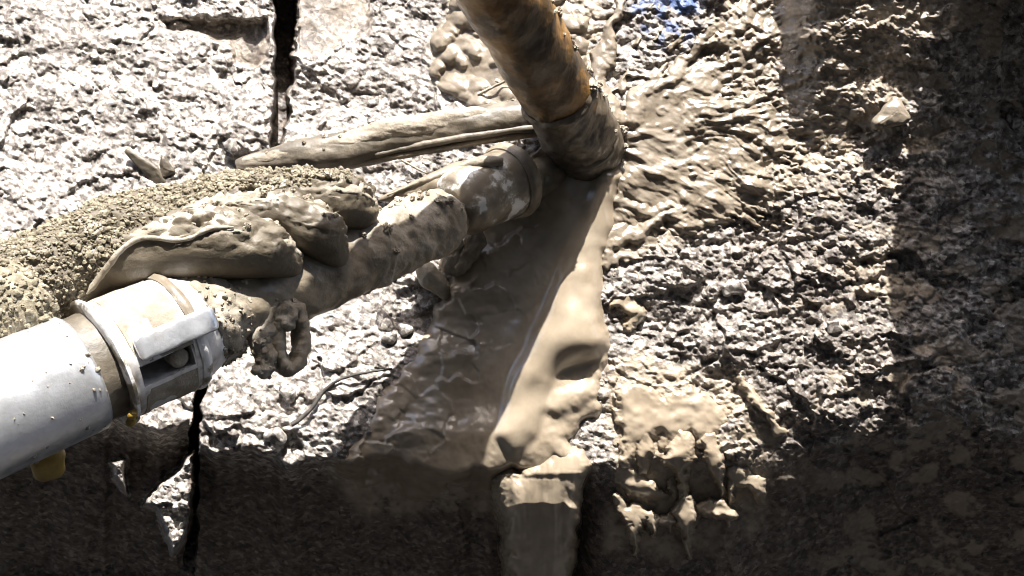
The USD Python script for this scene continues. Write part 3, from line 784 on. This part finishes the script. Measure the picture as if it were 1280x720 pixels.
# yellow paint left at the foot of the collar
yp = [put(trimesh.Trimesh([(0, 0, 0)]), MT)] if False else None
yv = []
for k, a_ in enumerate(np.linspace(-1, 1, 16)):
    ph = math.radians(phi0 + 70 + 9 * a_)
    r_ = 57
    yv.append((math.cos(ph) * r_, math.sin(ph) * r_, sp(122) + 1.5 * math.sin(5 * a_)))
ym = tube_path(resample(np.array(yv), 40), 2.6 + 1.3 * np.sin(np.linspace(0, 9, 40)), 10)
obj('paint_chip', put(ym, MT), 'yellow_paint', drill, label='yellow paint left at the foot of the collar')
# grainy mud on the end of the barrel and on the housing
pp, nn = scatter(put(barrel, MT), 130, 28, lambda p, n: (np.hypot(proj(p)[0] - 114, (proj(p)[1] - 438) * 0.5) < 22) & (n[:, 1] < 0))
obj('mud_grains', clots(pp, nn, 1.7, 29, 1), 'drying_mud', drill, kind='stuff', label='grainy mud at the end of the barrel')
pp, nn = scatter(put(barrel, MT), 90, 38, lambda p, n: (proj(p)[0] > -20) & (n[:, 1] < 0.2))
obj('mud_specks', clots(pp, nn, 0.8, 39, 1), 'drying_mud', drill, kind='stuff', label='fine mud specks on the barrel')
pp, nn = scatter(put(nose, MT), 260, 48, lambda p, n: n[:, 1] < 0.3)
obj('mud_grains', clots(pp, nn, 1.7, 49, 1), 'drying_mud', drill, kind='stuff')
# drill shank and chuck
shank = rough(lathe([(sp(268), 0), (sp(268), 34), (sp(300), 38), (sp(380), 40), (sp(436), 40), (sp(445), 39), (sp(446), 0)], 112, 2.4), 5.0, 26, 41, 5)
obj('shank', put(shank, MT), 'muddy_steel', drill)
chuck = rough(lathe([(sp(436), 0), (sp(436), 38), (sp(440), 40), (sp(462), 41), (sp(466), 38), (sp(520), 37), (sp(548), 37), (sp(560), 30), (sp(563), 0)], 112, 2.0), 8, 19, 42, 5)
obj('chuck', put(chuck, MT), 'drying_mud', drill, label='mud-caked chuck in full sun')
steel = rough(lathe([(sp(552), 0), (sp(552), 24), (sp(700), 24), (sp(720), 0)], 64, 3), 2, 14, 43)
obj('drill_steel', put(steel, MT), 'muddy_steel', drill)
coup = rough(lathe([(sp(563), 20), (sp(567), 33), (sp(578), 40), (sp(634), 42), (sp(637), 39), (sp(638), 20)], 104, 2.6), 1.8, 24, 44)
MC = MT.copy()
MC[:3, 3] += np.array([0, 0, 10.0])
obj('coupling', put(coup, MC), 'muddy_metal', drill, label='worn coupling with a bare shining top')
fl = rough(lathe([(sp(631), 30), (sp(631), 44), (sp(634), 47), (sp(641), 47), (sp(644), 44), (sp(644), 20)], 112, 2), 1.2, 18, 45)
obj('flange', put(fl, MC), 'muddy_steel', drill)
# long wedge that tapers left of the coupling
wp = resample([(*U(474, 250, 72), 2.5), (*U(505, 242, 74), 9), (*U(545, 233, 76), 17), (*U(580, 228, 76), 25), (*U(606, 228, 72), 27)], 60)
obj('wedge', rough(tube_path(wp[:, :3], wp[:, 3], 30), 1.6, 20, 46), 'muddy_steel', drill, label='long tapering wedge behind the chuck')
wc = resample([(*U(484, 244, 80), 1.5), (*U(520, 230, 86), 3), (*U(560, 216, 92), 5), (*U(600, 203, 98), 6), (*U(628, 201, 96), 5)], 60)
obj('mud_film', rough(tube_path(wc[:, :3], wc[:, 3], 20), 2.5, 14, 47), 'drying_mud', drill, label='pale mud on the top edge of the wedge')
# mud flaps torn off the end of the chuck
pp, nn = scatter(put(chuck, MT), 70, 18, lambda p, n: (n[:, 2] > 0.1))
obj('mud_clots', clots(pp, nn, 3.0, 19, 2), 'drying_mud', drill, kind='stuff')
# shackle: a bent eye of flat bar, caked with mud
ec = U(361, 420, 272)


def ring_plate(center, rx, rz, w, t, tilt, seed, gap=0.0):
    th = np.linspace(gap, 2 * np.pi - gap, 72)
    pts_ = np.stack([rx * np.sin(th), 0 * th, rz * np.cos(th)], 1)
    c, s_ = math.cos(tilt), math.sin(tilt)
    pts_ = np.stack([pts_[:, 0] * c, pts_[:, 0] * s_, pts_[:, 2]], 1)
    m = tube_path(resample(pts_, 90), 1.0, 14)
    v = np.asarray(m.vertices)
    cen = np.repeat(resample(pts_, 90), 14, 0)
    ax_ = np.array([-s_, c, 0])
    d_ = v[:len(cen)] - cen
    along_ = (d_ @ ax_)[:, None] * ax_
    v2 = v.copy()
    v2[:len(cen)] = cen + along_ * w + (d_ - along_) * t
    m.vertices = v2 + center
    return rough(m, 4.0, 8, seed, 5)


obj('shackle', ring_plate(ec, 12, 30, 15, 8, 0.5, 51), 'drying_mud', drill, label='muddy shackle eye hanging off the nose')
tab = m3.Manifold.hull(m3.Manifold.batch_boolean([m3.Manifold.sphere(9, 20).translate(list(U(x, y, D))) for x, y, D in ((326, 386, 286), (341, 372, 282), (322, 425, 288), (334, 460, 286), (342, 410, 280))], m3.OpType.Add)).refine_to_length(3)
tb = from_manifold(tab)
tb = rough(tb, 5.5, 10, 52, 5)
obj('shackle_tab', tb, 'drying_mud', drill)
pp, nn = scatter(tb, 60, 58, lambda p, n: n[:, 1] < 0.2)
obj('mud_grains', clots(pp, nn, 1.8, 59, 1), 'drying_mud', drill, kind='stuff')
mudfill = from_manifold(m3.Manifold.batch_boolean([m3.Manifold.sphere(r, 20).translate(list(U(x, y, D))) for x, y, D, r in ((356, 382, 284, 7), (368, 388, 280, 7), (360, 404, 284, 7), (350, 398, 286, 7))], m3.OpType.Add).hull().refine_to_length(2))
obj('mud_fill', rough(mudfill, 6, 8, 56, 5), 'drying_mud', drill, label='mud filling the upper half of the shackle eye')
pin = rough(lathe([(0, 0), (0, 8), (46, 8), (46, 0)], 24, 2), 1.2, 8, 53)
obj('shackle_pin', put(pin, frame(U(296, 425, 262), U(352, 408, 268) - U(296, 425, 262))), 'muddy_steel', drill)
# the dull yellow bumper under the barrel
bp = m3.Manifold.batch_boolean([m3.Manifold.sphere(10, 28).translate(list(U(x, y, D))) for x, y, D in ((52, 574, 320), (66, 570, 318), (56, 588, 312), (66, 585, 310))], m3.OpType.Add).hull().refine_to_length(4)
obj('bumper', rough(from_manifold(bp), 1.5, 14, 54), 'yellow_paint', drill, label='dull yellow rubber bumper under the barrel')

# ------------------------------------------------------------------ the gloved hand
person = thing('person', 'hand in a mud-soaked knit and rubber glove gripping the drill from above', 'person')


def fwd(x):
    """the hand follows the drill towards the viewer"""
    return float(np.interp(x, [-90, 150, 300, 450], [150, 108, 80, 27]))


def chain(joints):
    """(px, py, D, r) joints: every bone is the hull of the spheres at its two ends"""
    sph = [m3.Manifold.sphere(r * (1 - (D + fwd(x)) / DC) / (1 - D / DC), 28).translate([float(t) for t in U(x, y, D + fwd(x))]) for x, y, D, r in joints]
    return [(sph[i] + sph[i + 1]).hull() for i in range(len(sph) - 1)]


bones = []
bones += chain([(-90, 430, 225, 56), (20, 372, 212, 52), (95, 330, 200, 46), (170, 300, 196, 42)])              # forearm and wrist
palm = [m3.Manifold.sphere(r * 0.93, 28).translate([float(t) for t in U(x, y, D + fwd(x))]) for x, y, D, r in ((150, 318, 205, 36), (140, 290, 175, 34), (235, 262, 158, 28), (300, 246, 160, 24), (290, 282, 190, 30), (225, 312, 206, 33))]
bones.append(m3.Manifold.batch_boolean(palm, m3.OpType.Add).hull())
bones += chain([(205, 312, 206, 36), (280, 304, 216, 37), (332, 312, 220, 29), (358, 328, 214, 17)])            # near finger, bent over the shank
bones += chain([(286, 276, 188, 29), (350, 270, 204, 28), (398, 290, 210, 27), (416, 316, 204, 17)])            # second
bones += chain([(296, 248, 165, 25), (372, 246, 182, 24), (424, 250, 188, 30), (444, 262, 180, 24)])            # third
bones += chain([(290, 240, 150, 20), (360, 229, 158, 15), (418, 230, 160, 15), (452, 242, 158, 14)])            # fourth, behind
bones += chain([(180, 330, 190, 30), (250, 372, 160, 24), (312, 392, 150, 19), (352, 392, 158, 15)])            # thumb, under the shank and out of sight
hand = m3.Manifold.batch_boolean(bones, m3.OpType.Add).refine_to_length(3.2)
hm_ = from_manifold(hand)
hm_ = trimesh.Trimesh(hm_.vertices, hm_.faces, process=True)
hm_ = trimesh.smoothing.filter_taubin(hm_, lamb=0.5, nu=0.52, iterations=26)
# creases run across the fingers; the upper side is lumpier than the dipped side
hv = np.asarray(hm_.vertices)
hn = np.asarray(hm_.vertex_normals)
upw = np.clip(hn[:, 2] * 0.8 + 0.35, 0, 1)
wr = fbm(np.stack([hv[:, 0] / 60 - hv[:, 2] / 26, hv[:, 1] / 40, hv[:, 2] / 22 + hv[:, 0] / 90], -1) + 50, 4, 61) * 2 - 1
cre = -np.exp(-(wr / 0.06) ** 2)
wr2 = fbm(np.stack([hv[:, 0] / 34 - hv[:, 2] / 18, hv[:, 1] / 24, hv[:, 2] / 13 + hv[:, 0] / 60], -1) + 70, 3, 67) * 2 - 1
cre2 = -np.exp(-(wr2 / 0.08) ** 2)
lump = fbm(hv / 13 + 90, 4, 63) * 2 - 1
crust = np.clip(lump * 2.2 + 0.35, 0, 1)                     # patches where mud has dried in a layer with an edge
right = sstep(-380, -280, hv[:, 0])
fine = fbm(hv / 4.0 + 20, 2, 65) * 2 - 1
hpx = 640 + hv[:, 0] * DC / (DC + hv[:, 1])
hpy = 360 - hv[:, 2] * DC / (DC + hv[:, 1])
left_knit = (1 - sstep(-20, 20, hpy - np.interp(hpx, [-60, 40, 110, 165, 240, 300, 420], [470, 440, 372, 290, 252, 238, 226])))
rng = np.random.default_rng(64)
qq = hv @ np.array([[0.55, 0, -0.30], [0, 0.8, 0], [0.25, 0, 1.0]])          # cells drawn out along the fingers
qq = qq + 5 * np.stack([fbm(hv / 12 + k * 31, 2, 160 + k) * 2 - 1 for k in range(3)], -1)
seeds = rng.uniform(qq.min(0), qq.max(0), (int(np.prod(qq.max(0) - qq.min(0)) / 17 ** 3), 3))
dd2, _ = cKDTree(seeds).query(qq, 2)
crk = -np.exp(-((dd2[:, 1] - dd2[:, 0]) / 1.5) ** 2) * (fbm(hv / 30 + 11, 2, 163) > 0.42)
hv = hv + hn * ((3.4 * crk * upw * (0.3 + 0.7 * right) + 4.6 * cre * upw * right + 2.4 * cre2 * upw * right + 2.4 * wr * upw + 3.0 * crust * upw) + 2.6 * fine * left_knit + 0.7 * wr2)[:, None]
glove = trimesh.Trimesh(hv, hm_.faces, process=False)
gn = np.asarray(glove.vertex_normals)
cr = fbm(hv / np.array([40, 26, 18]) + 130, 4, 68) * 2 - 1
thick = np.clip((cr + 0.12 + 0.25 * (gn[:, 2] - 0.35)) * 9, -2.5, 2.4) * sstep(-0.1, 0.35, gn[:, 2]) - 1.2  # pale mud kept to upward faces: sunlight put into the colour
thick = np.where((hpx > 150) & (left_knit < 0.5), thick, -3)
kf = (thick[hm_.faces] > -1.6).any(1)
cv, cf = sub(hv + gn * thick[:, None], np.asarray(hm_.faces)[kf])
obj('mud_crust', (cv, cf), 'drying_mud', person, smooth=True, label='layers of cracked mud on the top of the fingers, pale to stand in for sunlight')
obj('glove', glove, 'glove_rubber', person, smooth=True)


def knit_where(p, n):
    x, y = proj(p)
    edge = np.interp(x, [-60, 40, 110, 165, 240, 300, 420], [470, 440, 372, 290, 252, 238, 226]) + 10 * n2(x, y, 20, 20, 70)
    return (y < edge) & (x < 440) & (n[:, 1] < 0.55)


pp, nn = scatter(glove, 10500, 71, knit_where)
obj('sandy_knit', clots(pp, nn, 1.2, 72, 1), 'sandy_knit', person, kind='stuff', label='coarse sandy grains caught in the knit back of the glove')


# bead of thick mud where the rubber dip ends
def on_glove(px, py, lift=0.0):
    """the glove's surface seen through these picture positions"""
    tree = cKDTree(np.stack(proj(hv), 1))
    out = []
    for x, y in zip(px, py):
        i = tree.query_ball_point([x, y], 7)
        i = i if len(i) else [tree.query([x, y])[1]]
        j = i[int(np.argmin(hv[i, 1]))]
        out.append(U(x, y, -hv[j, 1] + lift))
    return np.array(out)


def bead(path, r, seed, mat='drying_mud', lift=0.0):
    p = resample(np.c_[np.asarray(path, float), np.zeros(len(path))], 60)
    q = on_glove(p[:, 0], p[:, 1], lift)
    q = gaussian_filter(q, (3, 0))
    rad = r * (0.75 + 0.5 * noise(np.stack([np.arange(60) / 4.0, np.zeros(60), np.zeros(60)], -1) + seed, seed)) * np.clip(np.minimum(np.arange(60), 59 - np.arange(60)) / 6 + 0.2, 0, 1)
    return rough(tube_path(q, rad, 12), r * 0.5, r * 2.2, seed)


obj('mud_bead', bead([(104, 374), (128, 342), (160, 304), (178, 296), (205, 298), (232, 302), (262, 284), (300, 284)], 2.4, 81), 'drying_mud', person, label='ragged bead of mud along the edge of the rubber dip')
pp, nn = scatter(glove, 150, 75, lambda p, n: (n[:, 2] > 0.55) & (proj(p)[0] > 240) & (proj(p)[0] < 470))
obj('mud_clots', clots(pp, nn, 1.9, 76, 2), 'drying_mud', person, kind='stuff')
# cuff and sleeve
cu = resample([(*U(-30, 414, 366), 50), (*U(0, 400, 360), 54), (*U(20, 390, 356), 51), (*U(32, 384, 350), 44)], 30)
cuff = rough(tube_path(cu[:, :3], cu[:, 3], 72), 4, 18, 77)
obj('cuff', cuff, 'sandy_knit', person, label='rolled sandy cuff of the glove')
pp, nn = scatter(cuff, 900, 78, lambda p, n: (n[:, 1] < 0.6) & (p[:, 2] > np.median(p[:, 2]) - 30))
obj('cuff_grains', clots(pp, nn, 1.6, 79, 1), 'sandy_knit', person, kind='stuff', label='sand grains on the rolled cuff')
slv = resample([(*U(-260, 520, 430), 62), (*U(-100, 452, 392), 56), (*U(-12, 414, 368), 50), (*U(6, 406, 364), 40)], 50)
obj('sleeve', rough(tube_path(slv[:, :3], slv[:, 3], 72), 6, 34, 78), 'olive_cloth', person, label='olive yellow sleeve at the wrist')


# ------------------------------------------------------------------ small things on the rock
def rock_at(px, py):
    j, i = np.searchsorted(GX, px), np.searchsorted(GY, py)
    return float(gaussian_filter(ROCK[max(i - 8, 0):i + 9, max(j - 8, 0):j + 9], 3)[8, 8])


def twig(path, r0, r1, label, mat='dark_root', lift=8, name='root', cat='root', seed=1):
    p = resample(np.array([(*U(x, y, rock_at(x, y) + lift),) for x, y in path]), 60)
    rad = np.linspace(r0, r1, 60)
    return obj(name, rough(tube_path(p, rad, 10), 0.8, 6, seed), mat, label=label, cat=cat)


twig([(364, 531), (388, 512), (404, 490), (428, 473), (456, 466), (490, 461)], 3.0, 1.2, 'thin dark root curving across the sunlit rock below the drill', seed=5)
twig([(598, 118), (618, 108), (640, 98), (652, 94)], 2.0, 1.4, 'short straight straw stuck in the mud left of the brown rod', 'drying_mud', 12, 'straw', 'straw', 6)
twig([(502, 200), (520, 210), (536, 218)], 1.6, 1.2, 'fine stem on the rock under the muddy pole', 'drying_mud', 6, 'straw', 'straw', 7)


def chip(pts, D, r, label, mat, name, cat, seed, amp=2.0):
    m = m3.Manifold.batch_boolean([m3.Manifold.sphere(r, 20).translate([float(t) for t in U(x, y, D + dd)]) for x, y, dd in pts], m3.OpType.Add).hull().refine_to_length(3)
    return obj(name, rough(from_manifold(m), amp, 9, seed), mat, label=label, cat=cat)


def chip_on(pts, r, *a, up=3, **k):
    x, y = np.mean([p[:2] for p in pts], 0)
    return chip([(p[0], p[1], p[2] if len(p) > 2 else 0) for p in pts], rock_at(x, y) + up, r, *a, **k)


chip_on([(160, 189, 6), (176, 200, 4), (192, 226, 0), (206, 228, 0), (196, 212, 5)], 4, 'dark splintered shard leaning on the rock above the glove', 'dark_wood', 'stone_shard', 'stone', 1)
chip_on([(204, 198, 4), (206, 210, 3), (216, 214, 0), (204, 220, 0)], 4, 'small dark stub beside the splintered shard', 'dark_wood', 'stone_shard', 'stone', 2)
chip_on([(1036, 404, 2), (1046, 402, 3), (1050, 412, 0), (1038, 414, 0)], 3.0, 'white angular stone chip alone on the dark rock at right', 'rock', 'stone_chip', 'stone', 3)
chip_on([(905, 358, 2), (922, 354, 3), (930, 362, 0), (908, 366, 0)], 4.0, 'tan stone chip on the rock below the splash', 'rock', 'stone_chip', 'stone', 4)
chip_on([(476, 392, 0), (484, 398, 3), (488, 408, 0), (478, 410, 0)], 5, 'upper rounded grey pebble left of the mud sheet', 'rock', 'pebble', 'stone', 5)
chip_on([(502, 408, 0), (512, 412, 2), (506, 416, 0)], 5, 'flat pale pebble right of the rounded grey one', 'rock', 'pebble', 'stone', 6)
chip_on([(482, 424, 0), (492, 418, 2), (488, 426, 0)], 5, 'lowest pale pebble left of the mud sheet', 'rock', 'pebble', 'stone', 7)
chip_on([(355, 486, 0), (364, 490, 3), (362, 498, 0)], 6, 'smooth round pebble on sunlit rock under the shackle', 'rock', 'pebble', 'stone', 8, amp=1)
chip_on([(336, 545, 0), (346, 541, 5), (352, 548, 2)], 7, 'grey pebble near the lower edge of the sunlit rock', 'rock', 'pebble', 'stone', 9, amp=1.5)
chip_on([(285, 182, 0), (290, 178, 4), (292, 188, 2)], 6, 'rounded stone beside the crack above the glove', 'rock', 'pebble', 'stone', 10, amp=1.5)
chip_on([(528, 330, 8), (538, 338, 12), (552, 356, 8), (556, 366, 2), (532, 350, 8)], 9, 'long pale mud lump just under the chuck end', 'drying_mud', 'mud_lump', 'mud', 11, up=8)
chip_on([(562, 272, 20), (572, 300, 24), (560, 318, 20), (556, 330, 12), (568, 338, 14)], 8, 'hanging pale mud flap at the end of the chuck', 'drying_mud', 'mud_lump', 'mud', 12, up=8, amp=4)
chip_on([(594, 292, 14), (600, 302, 14), (588, 318, 10), (574, 334, 8)], 9, 'dark wet clay lump left of the mud sheet top', 'muddy_steel', 'mud_lump', 'mud', 13, up=8, amp=4)
chip_on([(500, 352, 4), (512, 348, 6), (522, 352, 3)], 4, 'flat stone flake under the chuck', 'rock', 'stone_chip', 'stone', 14)
chip_on([(1096, 155, 3), (1120, 142, 8), (1130, 148, 6), (1118, 128, 4)], 7, 'tan mud block where the right-hand shadow begins', 'splash_mud', 'mud_lump', 'mud', 15, amp=3)
